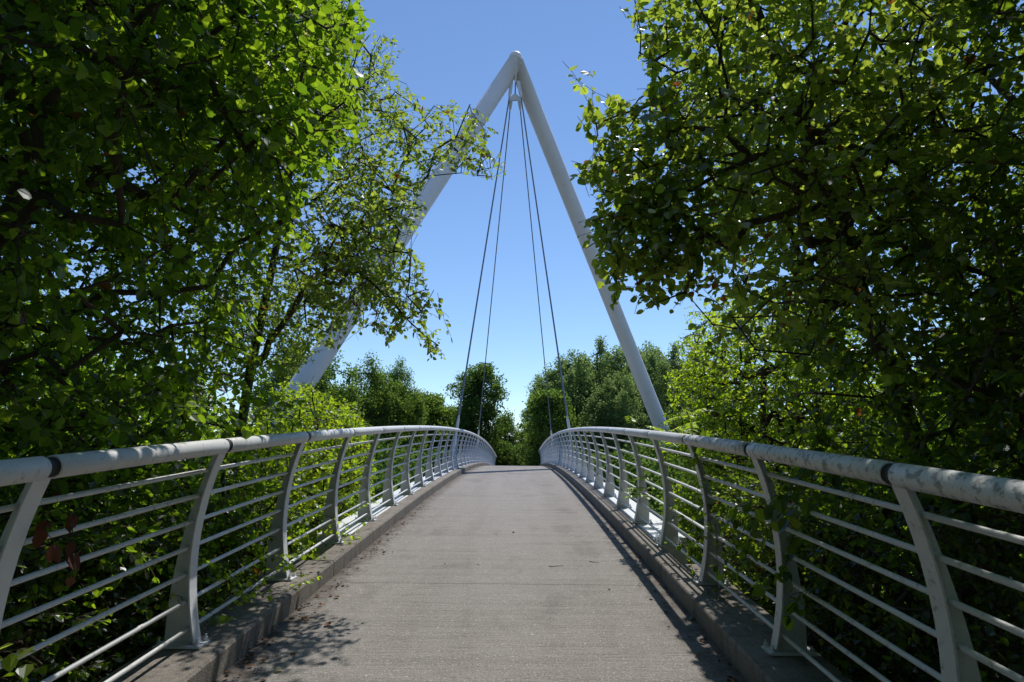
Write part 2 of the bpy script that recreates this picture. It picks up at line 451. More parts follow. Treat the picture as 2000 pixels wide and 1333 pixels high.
# seam gusset between the legs and the hanger plates
pd = nrm(FR*[1, 1, 0]-FL*[1, 1, 0]); pn = np.cross(pd, [0, 0, 1.])
def plate(pts, th, off=0.):
    """flat plate in the pylon's plane; pts = (along, height) about the apex"""
    P = np.array([APEX+np.array([a, off, h]) for a, h in pts]); k = len(P)
    b = MB(); V = np.concatenate([P+np.array([0, th/2, 0]), P-np.array([0, th/2, 0])])
    b.V.append(V); b.n = 2*k; b.att.append(np.zeros(2*k))
    L = [np.arange(k), np.arange(k, 2*k)[::-1]]+[np.array([i, k+i, k+(i+1) % k, (i+1) % k]) for i in range(k)]
    for q in L: b.L.append(q); b.C.append(np.array([len(q)])); b.S.append(np.array([False]))
    return b
b = MB(); b.box(APEX+[.02, -.44, -.75], (.06, .12, 1.3)); _ch(b, 'gusset_plate', PYLON, py)
yo = _ch(plate([(-.05, -2.0), (.05, -2.0), (.24, -2.2), (.26, -2.4), (.17, -2.42), (.14, -2.34), (-.14, -2.34), (-.17, -2.42), (-.26, -2.4), (-.24, -2.2)], .08, -.42), 'yoke', PYLON, py)
b = MB(); c = APEX+[0, -.42, -1.45]; b.tube([c, c+[0, 0, -.6]], .03, 10); _ch(b, 'hanger_rod', STEEL, py)
for s in (-1, 1):
    b = plate([(s*.16-.10, -1.35), (s*.16+.06, -1.35), (s*.22+.07, -1.75), (s*.23+.02, -2.0), (s*.23-.03, -2.0), (s*.22-.09, -1.75)], .10, -.46)
    _ch(b, 'clevis', PYLON, py)
def cable(label, top, bot, r, pos_):
    top = np.array(top); bot = np.array(bot)
    root = empty('suspension_cable', tuple(bot)); tag(root, label, 'cable', 'cables hanging from the pylon')
    L = np.linalg.norm(bot-top); u = (bot-top)/L
    b = MB(); b.tube(top+(bot-top)*np.linspace(0, 1, 6)[:, None], r, 10); _ch(b, 'strand', STEEL, root)
    b = MB(); b.tube([top-u*.05, top+u*.05, top+u*.3, top+u*.42], [.075, .085, .06, .03], 12); _ch(b, 'socket', PYLON, root)
    b = MB(); b.tube([bot-u*1.3, bot-u*1.1, bot-u*.5, bot], [.032, .05, .05, .05], 12); _ch(b, 'turnbuckle', PYLON, root)
    s = np.sign(bot[0])
    b = MB(); yb = bot[1]; z0 = bot[2]
    b.box((bot[0], yb, z0-.28), (.04, .36, .62)); b.box((bot[0]-s*.0, yb, z0-.62), (.5, .42, .06)); _ch(b, 'anchor_plate', WHITE, root)
YA, YB = 22.3, 34.6
tn = APEX+pn*(-.34); tf = APEX+[0, 0, 0]
for sg, sd_ in ((-1, 'left'), (1, 'right')):
    cable('thicker cable on the %s, landing nearer on the %s railing' % (sd_, sd_), APEX+[sg*.24, -.46, -1.9], (sg*2.12, YA, float(zd(YA))+.75), .032, 0)
    cable('thinner cable on the %s, from the yoke to farther down the %s railing' % (sd_, sd_), APEX+[sg*.21, -.42, -2.42], (sg*2.12, YB, float(zd(YB))+.75), .026, 0)

# ------------------------------------------------------------------ foliage tools
def proj(P):
    d = P-np.array([CX, 0, CH]); D = d@Fv; Ds = np.maximum(D, .05)
    return 1000+1200*(d@Rv)/Ds, 666.5-1200*(d@Uv)/Ds, D
def in_poly(u, v, poly):
    poly = np.array(poly, float); x0, y0 = poly[:, 0], poly[:, 1]; x1, y1 = np.roll(x0, -1), np.roll(y0, -1)
    c = np.zeros(u.shape, bool)
    for a, b_, c_, d in zip(x0, y0, x1, y1):
        if b_ == d: continue
        hit = ((b_ > v) != (d > v)) & (u < (c_-a)*(v-b_)/(d-b_)+a); c ^= hit
    return c
def keeps_sun(P):
    """True where a leaf at P would shade the part of the bridge the sun reaches"""
    z = zd(P[:, 1]); h = P[:, 2]-z
    for _ in range(2):
        z = zd(P[:, 1]-SY*h); h = P[:, 2]-z
    X = P[:, 0]-SX*h; Y = P[:, 1]-SY*h
    bad = (X > -1.55) & (X < 1.38) & (Y > 3.75) & (Y < 60) & (h > .1)
    bad &= ~((X < -.35+.25*(Y-4.2)) & (Y > 3.7) & (Y < 5.4) & (X+1.6 < (5.9-Y)*.85))
    h2 = h-1.2; X2 = P[:, 0]-SX*h2; Y2 = P[:, 1]-SY*h2
    bad |= (X2 > -2.05) & (X2 < 2.05) & (Y2 > 7.0) & (Y2 < 60) & (h2 > .25)
    return bad
def ellipsoids(n, E, hollow=.35):
    E = [tuple(e) for e in E]; vol = np.array([e[3]*e[4]*e[5] for e in E]); idx = rng.choice(len(E), n, p=vol/vol.sum())
    A = np.array(E)[idx]
    d = nrm(rng.normal(size=(n, 3))); r = rng.random(n)**(1/3.)
    r = hollow+(1-hollow)*r if False else r
    r = np.maximum(r, hollow*rng.random(n)**.3)
    return A[:, :3]+d*r[:, None]*A[:, 3:6]

def skeleton(trunk, pts, step=.45, bias=.12):
    """joins every point to the nearest grown node: returns nodes, parent indexes, end indexes"""
    N = [tuple(p) for p in trunk]; par = [-1]+list(range(len(trunk)-1)); pl = [0.]
    for i in range(1, len(trunk)): pl.append(pl[-1]+float(np.linalg.norm(np.array(trunk[i])-trunk[i-1])))
    T = np.array(trunk)
    dist = np.min(np.linalg.norm(pts[:, None]-T[None], axis=2), axis=1); order = np.argsort(dist)
    cap_ = len(N)+len(pts)*8; A = np.zeros((cap_, 3)); A[:len(N)] = T; PL = np.zeros(cap_); PL[:len(N)] = pl
    n = len(N); ends = []
    start = max(0, len(trunk)//3)
    for k in order:
        p = pts[k]; d = np.linalg.norm(A[start:n]-p, axis=1); c = d+bias*PL[start:n]
        j = start+int(np.argmin(c)); D = d[j-start]; m_ = int(min(6, max(1, round(D/step))))
        a = A[j].copy(); prev = j
        bend = np.array([0, 0, .12*D]) + rng.normal(size=3)*.06*D
        for q in range(1, m_+1):
            t = q/m_; A[n] = a+(p-a)*t+bend*4*t*(1-t)*.5*(1 if q < m_ else 0); PL[n] = PL[prev]+D/m_; par.append(prev); prev = n; n += 1
        ends.append(prev)
    return A[:n], np.array(par), np.array(ends)

def limbs(A, par, ends, rtip, rbase_max, n=6, keep=None, power=2.2):
    cnt = np.zeros(len(A)); cnt[ends] += 1
    for i in range(len(A)-1, 0, -1): cnt[par[i]] += cnt[i]
    r = rtip*np.maximum(cnt, 1)**(1/power); r = np.minimum(r, rbase_max)
    i = np.arange(1, len(A)); i = i[cnt[i] > 0]
    if keep is not None: i = i[(keep[i] & keep[par[i]]) | (cnt[i] > 60)]
    P, Q, rp, rq = A[par[i]], A[i], np.minimum(r[par[i]], r[i]*1.35), r[i]
    Q = Q+(Q-P)*.04
    return cyl(P, Q, rp, rq, n), r
def cyl(P, Q, rp, rq, n=6):
    d = nrm(Q-P); up = np.where(np.abs(d[:, 2:3]) < .9, np.array([[0, 0, 1.]]), np.array([[1., 0, 0]]))
    a = nrm(np.cross(d, up)); b_ = np.cross(a, d); th = np.linspace(0, 2*np.pi, n, endpoint=False)
    ring = np.cos(th)[None, :, None]*a[:, None]+np.sin(th)[None, :, None]*b_[:, None]
    V = np.concatenate([P[:, None]+ring*rp[:, None, None], Q[:, None]+ring*rq[:, None, None]], 1)
    M = len(P); j = np.arange(n); F = np.stack([j, (j+1) % n, n+(j+1) % n, n+j], 1)
    F = (F[None]+(np.arange(M)*2*n)[:, None, None]).reshape(-1, 4)
    return V.reshape(-1, 3), F

OVATE = ([.0, .22, .55, .82, 1.0, .82, .55, .22], [0, .36, .44, .22, 0, -.22, -.44, -.36])
ROUND = ([.0, .15, .45, .78, 1.0, .78, .45, .15], [0, .36, .52, .33, 0, -.33, -.52, -.36])
LANCE = ([.0, .3, .65, 1.0, .65, .3], [0, .17, .15, 0, -.15, -.17])
SIMPLE = ([.0, .35, .72, 1.0, .72, .35], [0, .38, .30, 0, -.30, -.38])
LOBED = ([.0, -.06, .22, .3, .62, .62, 1.0, .62, .62, .3, .22, -.06], [0, .30, .50, .24, .36, .14, 0, -.14, -.36, -.24, -.50, -.30])
DIAM = ([.0, .5, 1.0, .5], [0, .34, 0, -.34])
def leaves(P, D, N, L, shape=OVATE, wid=1., fold=.32, droop=.36, curl=.0):
    """P base, D axis, N rough normal, L length -> vertices, two faces per leaf folded on the midrib"""
    D = nrm(D); W = nrm(np.cross(N, D)); N = np.cross(D, W)
    sx, sy = np.array(shape[0]), np.array(shape[1]); k = len(sx)
    fo = (rng.random(len(P))*1.6-.3)*fold; dr = droop*(.3+rng.random(len(P))*1.2)
    tw = rng.normal(size=len(P))*.12
    x = sx[None]*np.ones((len(P), 1)); y = sy[None]*wid*(.85+.3*rng.random((len(P), 1)))
    z = np.abs(y)*fo[:, None]-dr[:, None]*x**2*.5+tw[:, None]*y*x
    V = P[:, None]+L[:, None, None]*(x[..., None]*D[:, None]+y[..., None]*W[:, None]+z[..., None]*N[:, None])
    h = k//2
    f1 = list(range(0, h+1)); f2 = [h]+list(range(h+1, k))+[0]
    F = np.array([f1, f2]); F = (F[None]+(np.arange(len(P))*k)[:, None, None]).reshape(-1, h+1)
    return V.reshape(-1, 3), F, k

def sprigs(ends_p, ends_d, n_s, n_l, slen, leaf_len, shape, cull=None, spread=.9, droop=.35, wid=1., petiole=.25, upn=.9):
    """leafy twigs: returns stems (P,Q,r) and leaf arrays"""
    M = len(ends_p)
    P0 = np.repeat(ends_p, n_s, 0); D0 = np.repeat(ends_d, n_s, 0)
    D = nrm(D0+rng.normal(size=D0.shape)*spread+[0, 0, -.15*droop])
    L = slen*(.5+rng.random(len(P0)))
    P0 = P0+rng.normal(size=P0.shape)*.03
    src = np.repeat(np.arange(M), n_s)
    segs = 3; pts = [P0]; dirs = []; d = D.copy()
    for q in range(segs):
        dirs.append(d); pts.append(pts[-1]+d*(L/segs)[:, None]); d = nrm(d+[0, 0, -.18*droop]+rng.normal(size=d.shape)*.15)
    pts = np.array(pts)
    tipc = pts[-1]
    keep = np.ones(len(P0), bool) if cull is None else cull(tipc) & cull(pts[1])
    pts = pts[:, keep]; dirs = [x[keep] for x in dirs]; L = L[keep]; src = src[keep]
    # leaves alternate along the twig
    K = pts.shape[1]
    LP, LD, LN = [], [], []
    for q in range(n_l):
        t = (q+.6+.3*rng.random(K))/n_l*segs; i = np.minimum(t.astype(int), segs-1); f = t-i
        A = pts[i, np.arange(K)]; B = pts[i+1, np.arange(K)]; base = A+(B-A)*f[:, None]
        dd = nrm(B-A); side = nrm(np.cross(dd, [0, 0, 1.])+rng.normal(size=dd.shape)*.35)*(1 if q % 2 else -1)
        ax = nrm(dd*.55+side*.8+rng.normal(size=dd.shape)*.25+[0, 0, -droop])
        if q == n_l-1: ax = nrm(dd+[0, 0, -droop*.6])
        nn = nrm(np.array([0, 0, 1.])*upn+rng.normal(size=dd.shape)*.55+dd*.2)
        LP.append(base+ax*petiole*leaf_len*.6); LD.append(ax); LN.append(nn)
    LP = np.concatenate(LP); LD = np.concatenate(LD); LN = np.concatenate(LN)
    ll = leaf_len*(.42+.8*rng.random(len(LP))); src = np.tile(src, n_l)
    if cull is not None:
        k2 = cull(LP+LD*ll[:, None]*.5); LP, LD, LN, ll, src = LP[k2], LD[k2], LN[k2], ll[k2], src[k2]
    SP = np.concatenate([pts[i] for i in range(segs)]); SQ = np.concatenate([pts[i+1] for i in range(segs)])
    return (SP, SQ), (LP, LD, LN, ll, src)

def near_ok(P):
    """clear of the lens and of the walking space over the deck"""
    c = np.linalg.norm(P-np.array([CX, 0, CH]), axis=1) > 1.9
    lane = (np.abs(P[:, 0]) < 1.95) & (P[:, 2] < zd(P[:, 1])+1.95)
    return c & ~lane & (P[:, 2] > zd(P[:, 1])-5)

def tree(name, cat, label, trunk, pts, mat, n_s, n_l, slen, leaf_len, shape, poly=None, sun=True, rtip=.006, rmax=.2,
         bark=BARK, droop=.35, spread=.9, group=None, wid=1., upn=.9, extra=None, twigr=.0022, part='crown', lane=True):
    trunk = np.array(trunk, float)
    def cull(P):
        k = near_ok(P) if lane else np.linalg.norm(P-np.array([CX, 0, CH]), axis=1) > 1.4
        if poly is not None:
            u, v, D = proj(P)
            vis = (D > .3) & (u > -150) & (u < 2150) & (v > -120) & (v < 1450)
            ju = u+rng.normal(size=len(u))*7; jv = v+rng.normal(size=len(u))*7
            k &= ~vis | in_poly(ju, jv, poly)
        if sun: k &= ~keeps_sun(P)
        return k
    pts = pts[cull(pts)]
    A, par, ends = skeleton(trunk, pts)
    root = empty(name, tuple(trunk[0])); tag(root, label, cat, group)
    e = ends; d = nrm(A[e]-A[par[e]])
    (SP, SQ), (LP, LD, LN, ll, src) = sprigs(A[e], d, n_s, n_l, slen, leaf_len, shape, cull, spread, droop, wid, upn=upn)
    cnt_ = np.bincount(src, minlength=len(ends)); ends = ends[cnt_ >= max(2, n_l//2)]
    if poly is not None:      # drop twigs that stray bare beyond the leaves
        u, v, D = proj(A); out = (D > .3) & (u > -50) & (u < 2050) & (v > -50) & (v < 1380) & ~in_poly(u, v, poly)
        hit = np.zeros(len(ends), bool); q = ends.copy()
        for _ in range(9):
            hit |= out[q]; q = np.maximum(par[q], 0)
        ends = ends[~hit]
    (V, F), r = limbs(A, par, ends, rtip, rmax, 7)
    b = MB(); b.add(V, F, smooth=True); _ch(b, 'trunk', bark, root)
    V, F, k = leaves(LP, LD, LN, ll, shape, wid)
    rv = np.repeat(np.clip(rng.random(len(LP)), .001, 1), k)
    b = MB(); b.add(V, F, rv)
    cr = _ch(b, part, mat, root)
    if len(SP):
        V, F = cyl(SP, SQ, np.full(len(SP), twigr*1.2), np.full(len(SP), twigr*.8), 3)
        b = MB(); b.add(V, F, smooth=True); _ch(b, 'twigs', TWIG, root)
    print(name, 'leaves', len(LP), 'nodes', len(A))
    return root

# outlines the crowns are pruned to, seen from the path
P_LEFT_NEAR = [(-300, -300), (740, -300), (715, 0), (730, 60), (700, 130), (725, 230), (690, 300), (640, 330), (600, 360), (585, 420), (620, 470), (560, 540),
               (590, 620), (560, 700), (590, 745), (500, 790), (520, 850), (600, 860), (560, 1080), (540, 1180), (380, 1280), (200, 1400), (-300, 1500)]
P_LEFT_FAR = [(300, -300), (690, -300), (722, 0), (700, 30), (745, 60), (790, 85), (818, 92), (770, 118), (800, 160), (835, 190), (866, 205), (870, 165), (880, 205),
              (915, 180), (925, 215), (960, 230), (985, 262), (955, 275), (990, 315), (1005, 335), (965, 350), (940, 365), (905, 340), (895, 372), (865, 340), (850, 330), (825, 375), (840, 430), (835, 460), (790, 450),
              (775, 470), (800, 480), (850, 520), (840, 560), (875, 600), (905, 598), (880, 640), (890, 690), (870, 720), (850, 735), (835, 700),
              (800, 680), (760, 690), (745, 665), (700, 655), (660, 640), (655, 690), (620, 680), (600, 720), (560, 745), (300, 780)]
P_LEFT_BUSH = [(150, 700), (560, 730), (575, 742), (600, 742), (650, 765), (700, 790), (715, 840), (735, 900), (735, 980), (725, 1040), (640, 1080), (520, 1200), (300, 1350), (-300, 1500), (-300, 700)]
P_RIGHT_NEAR = [(1235, -300), (1212, 0), (1215, 40), (1245, 80), (1240, 125), (1270, 145), (1275, 160), (1240, 200), (1215, 180), (1200, 165), (1175, 215), (1170, 190), (1158, 100), (1105, 100), (1103, 140), (1125, 225),
                (1150, 260), (1165, 300), (1140, 315), (1105, 318), (1110, 345), (1150, 370), (1160, 400), (1145, 440), (1130, 470), (1150, 500), (1130, 520), (1175, 560), (1140, 600), (1165, 640), (1200, 610),
                (1240, 580), (1260, 620), (1300, 590), (1330, 600), (1345, 660), (1380, 760), (1400, 840), (1360, 870), (1400, 1010), (1360, 1130), (1400, 1200), (1500, 1333), (1560, 1500), (2300, 1500), (2300, -300)]
P_RIGHT_DARK = [(1430, -300), (1470, 60), (1530, 250), (1500, 430), (1400, 560), (1420, 680), (1480, 800), (1400, 900), (1400, 1010), (1360, 1130), (1400, 1200), (1500, 1333), (1560, 1500), (2300, 1500), (2300, -300)]
P_RIGHT_BUSH = [(1335, 590), (1325, 640), (1318, 700), (1290, 740), (1300, 800), (1270, 820), (1240, 840), (1245, 900), (1215, 940), (1240, 990), (1250, 1010), (1300, 1060), (1360, 1130), (1700, 1500), (2300, 1500), (2300, 560), (1500, 560)]

# ------------------------------------------------------------------ left side
pts = ellipsoids(2900, [(-4.0, 4.2, 3.2, 2.0, 3.2, 2.4), (-3.8, 5.3, 6.3, 2.4, 3.2, 3.0), (-2.8, 3.4, 6.3, 1.9, 2.4, 2.6), (-3.3, 4.6, 1.4, 1.1, 3.4, 1.2), (-1.9, 5.6, 4.9, .9, 1.6, 1.2), (-2.2, 3.4, 3.6, .6, 1.4, 1.2), (-2.6, .6, 6.6, 2.4, 2.4, 1.2), (-4.2, 6.2, 8.8, 2.2, 2.8, 1.5), (-3.6, 3.2, 8.2, 2.4, 2.8, 1.3)])  # last three crown masses added out of view to deepen the shade below
pts = np.concatenate([pts, ellipsoids(190, [(-1.45, 4.6, 4.3, .6, 1.9, 1.0), (-1.6, 3.4, 3.6, .4, 1.0, .6)])])
tree('leafy_tree', 'tree', 'dense dark green tree filling the left edge, its branches hanging over the railing',
     [(-4.6, 4.6, -1.2), (-4.5, 4.5, .6), (-4.3, 4.3, 2.2), (-4.1, 4.2, 3.8), (-3.9, 4.3, 5.4), (-3.8, 4.4, 7)], pts, LEAF_A, 4, 8, .38, .074, OVATE, P_LEFT_NEAR, rmax=.14, rtip=.005)
pts = ellipsoids(900, [(-5.6, 7.6, 3.5, 2.4, 2.4, 3.6), (-6.0, 7.8, 7.5, 2.6, 2.6, 3.2), (-6.2, 3.4, 4., 1.8, 3.0, 4.6)])
tree('leafy_tree', 'tree', 'tall dark tree standing behind the dense one at the left edge',
     [(-6.2, 7.0, -2.5), (-6.1, 7., .5), (-6.0, 7.1, 3.2), (-5.9, 7.2, 6), (-5.9, 7.3, 9)], pts, LEAF_A, 4, 8, .42, .10, SIMPLE, P_LEFT_NEAR, rmax=.17)
# the small-leaved tree whose bough reaches over the deck
pts = np.concatenate([ellipsoids(620, [(-3.4, 9.0, 5.4, 2.0, 1.6, 2.8), (-4.0, 9.4, 8.6, 2.4, 1.8, 3.0), (-4.4, 9.6, 3.6, 1.6, 1.6, 2.0), (-2.6, 8.8, 8.6, 1.2, 1., 1.6)]),
                      ellipsoids(330, [(-1.7, 7.6, 5.6, 1.3, .6, .9), (-1.9, 7.9, 4.1, 1.0, .7, 1.0), (-.3, 6.95, 5.5, .95, .45, .65), (.0, 6.9, 5.4, .7, .4, .5), (-1.1, 6.9, 4.9, 1.0, .5, .8), (-1.7, 8.0, 6.9, .8, .5, .7)]),
                      ellipsoids(170, [(-.95, 6.0, 3.65, .75, .4, .6), (-.4, 6.0, 3.45, .32, .3, .45), (-.62, 5.95, 2.95, .38, .3, .45), (-1.5, 6.2, 3.3, .6, .5, .6), (-1.6, 6.6, 4.3, .7, .6, .6)]),
                      ellipsoids(300, [(-3.5, 9.3, 3.1, 1.3, .9, 1.7)])])
tree('apple_tree', 'tree', 'small-leaved tree on the left, open boughs reaching over the path across the pylon leg',
     [(-4.4, 9.6, -4.2), (-4.3, 9.5, -1.5), (-4.1, 9.4, 1.0), (-3.9, 9.3, 3.0), (-3.6, 9.1, 4.6), (-3.4, 9.0, 6.4)], pts, LEAF_B, 3, 8, .34, .064, SIMPLE, P_LEFT_FAR, rmax=.13, rtip=.0035)
# bushes by the left railing
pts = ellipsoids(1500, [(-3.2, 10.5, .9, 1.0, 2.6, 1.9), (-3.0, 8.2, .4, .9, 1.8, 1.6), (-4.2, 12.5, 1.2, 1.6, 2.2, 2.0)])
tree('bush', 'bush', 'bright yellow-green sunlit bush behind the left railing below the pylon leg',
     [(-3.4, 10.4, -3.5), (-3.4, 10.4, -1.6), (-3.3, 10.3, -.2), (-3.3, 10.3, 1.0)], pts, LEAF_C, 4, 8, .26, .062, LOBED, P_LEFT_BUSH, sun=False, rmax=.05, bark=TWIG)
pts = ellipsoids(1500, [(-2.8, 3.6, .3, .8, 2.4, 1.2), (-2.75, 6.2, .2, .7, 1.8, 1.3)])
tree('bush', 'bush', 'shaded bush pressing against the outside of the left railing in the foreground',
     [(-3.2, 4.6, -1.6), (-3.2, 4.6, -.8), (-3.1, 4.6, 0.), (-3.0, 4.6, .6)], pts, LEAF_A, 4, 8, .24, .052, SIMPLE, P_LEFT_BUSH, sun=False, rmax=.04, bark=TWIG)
# pale large-leaved vine
pts = ellipsoids(190, [(-2.15, 6.2, 4.5, .32, .4, .7), (-2.25, 6.2, 5.6, .35, .4, .7), (-2.6, 6.3, 6.4, .6, .5, .5)])
tree('grape_vine', 'vine', 'pale yellow-green broad-leaved vine hanging in the sunlight among the left trees',
     [(-3.6, 6.4, -.6), (-3.5, 6.4, 1.5), (-3.0, 6.3, 3.8), (-2.6, 6.3, 5.5), (-2.5, 6.3, 6.8)], pts, LEAF_Y, 2, 5, .22, .085, LOBED,
     [(540, -60), (690, -60), (700, 60), (700, 200), (730, 290), (720, 330), (690, 340), (640, 300), (600, 200), (560, 60)], sun=True, rmax=.02, rtip=.003, bark=TWIG, wid=1.1)

# ------------------------------------------------------------------ right side
pts = ellipsoids(1080, [(2.7, 6.3, 4.9, 1.0, 1.0, 1.3), (2.5, 4.9, 4.4, 1.6, 1.6, 1.7), (2.1, 4.6, 3.1, 1.4, 1.1, .8), (3.2, 5.6, 5.6, 1.6, 1.4, 1.6), (1.5, 4.5, 4.9, 1.2, .8, 1.3), (1.3, 4.5, 3.9, 1.0, .7, .9), (3.4, 6.4, 4.4, 1.2, 1.2, 1.8)])
pts = np.concatenate([pts, ellipsoids(120, [(1.0, 4.5, 3.9, .5, .35, .55), (1.1, 4.4, 3.1, .55, .35, .5), (.95, 4.45, 4.7, .4, .35, .45)])])
tree('pear_tree', 'tree', 'round-leaved tree on the right leaning over the railing towards the pylon',
     [(4.4, 5.8, -1.4), (4.1, 5.7, .4), (3.7, 5.5, 1.8), (3.2, 5.3, 3.2), (2.7, 5.0, 4.5), (2.2, 4.8, 5.8)], pts, LEAF_E, 3, 7, .28, .070, ROUND, P_RIGHT_NEAR, rmax=.075, rtip=.004)
pts = ellipsoids(1900, [(4.6, 3.6, 3.8, 1.6, 2.4, 3.2), (4.6, 2.6, 6.6, 2.0, 2.4, 2.4), (4.2, 6.0, 3.0, 1.3, 1.6, 2.2), (3.6, 3.2, 1.6, 1.1, 2.4, 1.4), (2.6, .6, 6.6, 2.4, 2.4, 1.2)])  # last mass arches unseen over the viewer, added to cut sky light
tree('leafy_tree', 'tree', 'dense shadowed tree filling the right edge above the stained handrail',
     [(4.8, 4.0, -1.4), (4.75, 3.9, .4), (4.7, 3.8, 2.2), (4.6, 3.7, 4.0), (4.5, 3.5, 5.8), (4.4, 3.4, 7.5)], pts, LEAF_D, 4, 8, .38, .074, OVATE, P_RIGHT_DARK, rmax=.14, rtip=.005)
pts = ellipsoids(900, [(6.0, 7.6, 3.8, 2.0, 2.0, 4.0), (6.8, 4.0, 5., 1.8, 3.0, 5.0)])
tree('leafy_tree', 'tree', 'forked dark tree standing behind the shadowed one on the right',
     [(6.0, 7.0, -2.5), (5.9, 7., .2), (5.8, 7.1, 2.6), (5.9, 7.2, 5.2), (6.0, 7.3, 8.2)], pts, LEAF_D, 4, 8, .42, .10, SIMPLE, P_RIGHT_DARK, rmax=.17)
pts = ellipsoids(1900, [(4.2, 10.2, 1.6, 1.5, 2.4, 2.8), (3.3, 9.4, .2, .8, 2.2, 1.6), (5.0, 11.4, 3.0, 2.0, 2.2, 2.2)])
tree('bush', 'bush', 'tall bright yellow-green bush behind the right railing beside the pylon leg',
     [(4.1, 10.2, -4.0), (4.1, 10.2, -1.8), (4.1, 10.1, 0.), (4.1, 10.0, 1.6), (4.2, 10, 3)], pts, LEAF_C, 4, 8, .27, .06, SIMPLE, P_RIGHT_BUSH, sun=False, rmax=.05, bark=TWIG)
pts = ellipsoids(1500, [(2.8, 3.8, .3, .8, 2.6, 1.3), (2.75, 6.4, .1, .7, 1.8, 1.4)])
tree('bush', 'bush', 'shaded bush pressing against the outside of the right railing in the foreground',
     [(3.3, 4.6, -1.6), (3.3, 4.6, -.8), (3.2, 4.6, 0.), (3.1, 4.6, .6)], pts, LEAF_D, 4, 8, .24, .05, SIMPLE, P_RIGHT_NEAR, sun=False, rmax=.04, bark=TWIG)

# ------------------------------------------------------------------ shoots through the bars
def shoot(label, paths, mat, leaf_len, shape, step=.045, name='vine', cat='vine', stem=.003, droop=.4, wid=1., part='leaves', upn=.9):
    root = empty(name, tuple(paths[0][0])); tag(root, label, cat)
    b = MB(); LP, LD, LN = [], [], []
    for P in paths:
        P = np.array(P, float)
        t = np.linspace(0, 1, 16); tt = np.linspace(0, 1, len(P))
        C = np.stack([np.interp(t, tt, P[:, i]) for i in range(3)], 1)
        C[1:-1] = (C[:-2]+C[1:-1]*2+C[2:])/4; C += rng.normal(size=C.shape)*.006
        b = MB(); b.tube(C, np.linspace(stem, stem*.4, len(C)), 5); _ch(b, 'stem', TWIG, root)
        L = np.linalg.norm(np.diff(C, axis=0), axis=1).sum(); n = max(3, int(L/step))
        for q in range(n):
            f = (q+.7)/n*15; i = min(int(f), 14); base = C[i]+(C[i+1]-C[i])*(f-i); dd = nrm(C[i+1]-C[i])
            for sgn in ((-1, 1) if q % 2 else (1,)):
                side = nrm(np.cross(dd, [0, 0, 1.])+rng.normal(size=3)*.4)*sgn
                ax = nrm(dd*.5+side*.8+rng.normal(size=3)*.3+[0, 0, -droop]); LP.append(base+ax*.012); LD.append(ax); LN.append(nrm(np.array([0, 0, upn])+rng.normal(size=3)*.5))
    LP, LD, LN = map(np.array, (LP, LD, LN)); ll = leaf_len*(.55+.6*rng.random(len(LP)))
    V, F, k = leaves(LP, LD, LN, ll, shape, wid)
    b = MB(); b.add(V, F, np.repeat(np.clip(rng.random(len(LP))*.96, .001, 1), k)); _ch(b, part, mat, root)
    return root
def wig(a, b_, n=5, amp=.08):
    a = np.array(a, float); b_ = np.array(b_, float); t = np.linspace(0, 1, n)[:, None]
    P = a+(b_-a)*t+rng.normal(size=(n, 3))*amp; P[0] = a; P[-1] = b_; return P
shoot('leafy shoot spilling through the left railing low over the kerb', [wig((-2.1, 4.3, .5), (-1.62, 5.1, .78)), wig((-2.1, 4.5, .95), (-1.66, 4.75, .92)), wig((-2.0, 4.7, .6), (-1.5, 5.6, .62)),
      wig((-2.0, 4.2, 1.0), (-1.7, 4.5, .75)), wig((-2.1, 4.9, .7), (-1.55, 5.3, .68), 5, .1), wig((-2.1, 4.4, .85), (-1.65, 4.9, .62)), wig((-2.1, 3.9, .7), (-1.7, 4.3, .6)), wig((-2.1, 5.3, .75), (-1.68, 5.7, .8)), wig((-2.1, 5.6, .95), (-1.6, 6.0, .7))], LEAF_C, .055, SIMPLE)
shoot('slender bright shoot poking through the left railing farther along, just before the white plate', [wig((-2.2, 6.6, .8), (-1.62, 7.6, .9)), wig((-2.1, 7.0, 1.0), (-1.6, 7.3, .72)), wig((-2.1, 7.2, .8), (-1.65, 8.3, 1.05)),
      wig((-2.1, 6.5, .9), (-1.62, 6.9, .7))], LEAF_C, .05, SIMPLE)
shoot('bright green shoot at the lower left corner in front of the railing bars', [wig((-1.95, 2.0, .95), (-1.52, 2.36, .98), 5, .02), wig((-1.9, 2.2, 1.0), (-1.56, 2.4, .90), 5, .03)], LEAF_B, .06, OVATE, step=.06)
shoot('dead russet leaves hanging on a bare twig by the left railing', [wig((-1.95, 2.9, 1.55), (-1.7, 2.72, 1.2), 5, .03), wig((-1.95, 2.8, 1.5), (-1.68, 2.6, 1.27), 5, .02), wig((-1.9, 2.9, 1.4), (-1.7, 2.78, 1.12), 5, .02)], DEAD, .08, LANCE, step=.11, wid=1.7, droop=1.8, name='dead_twig', cat='twig', upn=.1)
shoot('leafy twigs lying over the top of the left handrail', [wig((-2.2, 3.9, 2.1), (-1.72, 4.4, 1.82)), wig((-2.2, 4.5, 2.0), (-1.7, 5.0, 1.88)), wig((-2.2, 2.9, 1.95), (-1.74, 3.05, 1.74)), wig((-2.2, 5.1, 2.1), (-1.75, 5.7, 1.92)),
      wig((-2.3, 4.0, 2.15), (-1.8, 3.9, 1.95)), wig((-2.3, 4.6, 2.2), (-1.72, 4.7, 1.9)), wig((-2.3, 5.6, 2.2), (-1.8, 6.2, 2.05)), wig((-2.3, 3.4, 2.1), (-1.76, 3.5, 1.85))], LEAF_A, .07, OVATE)
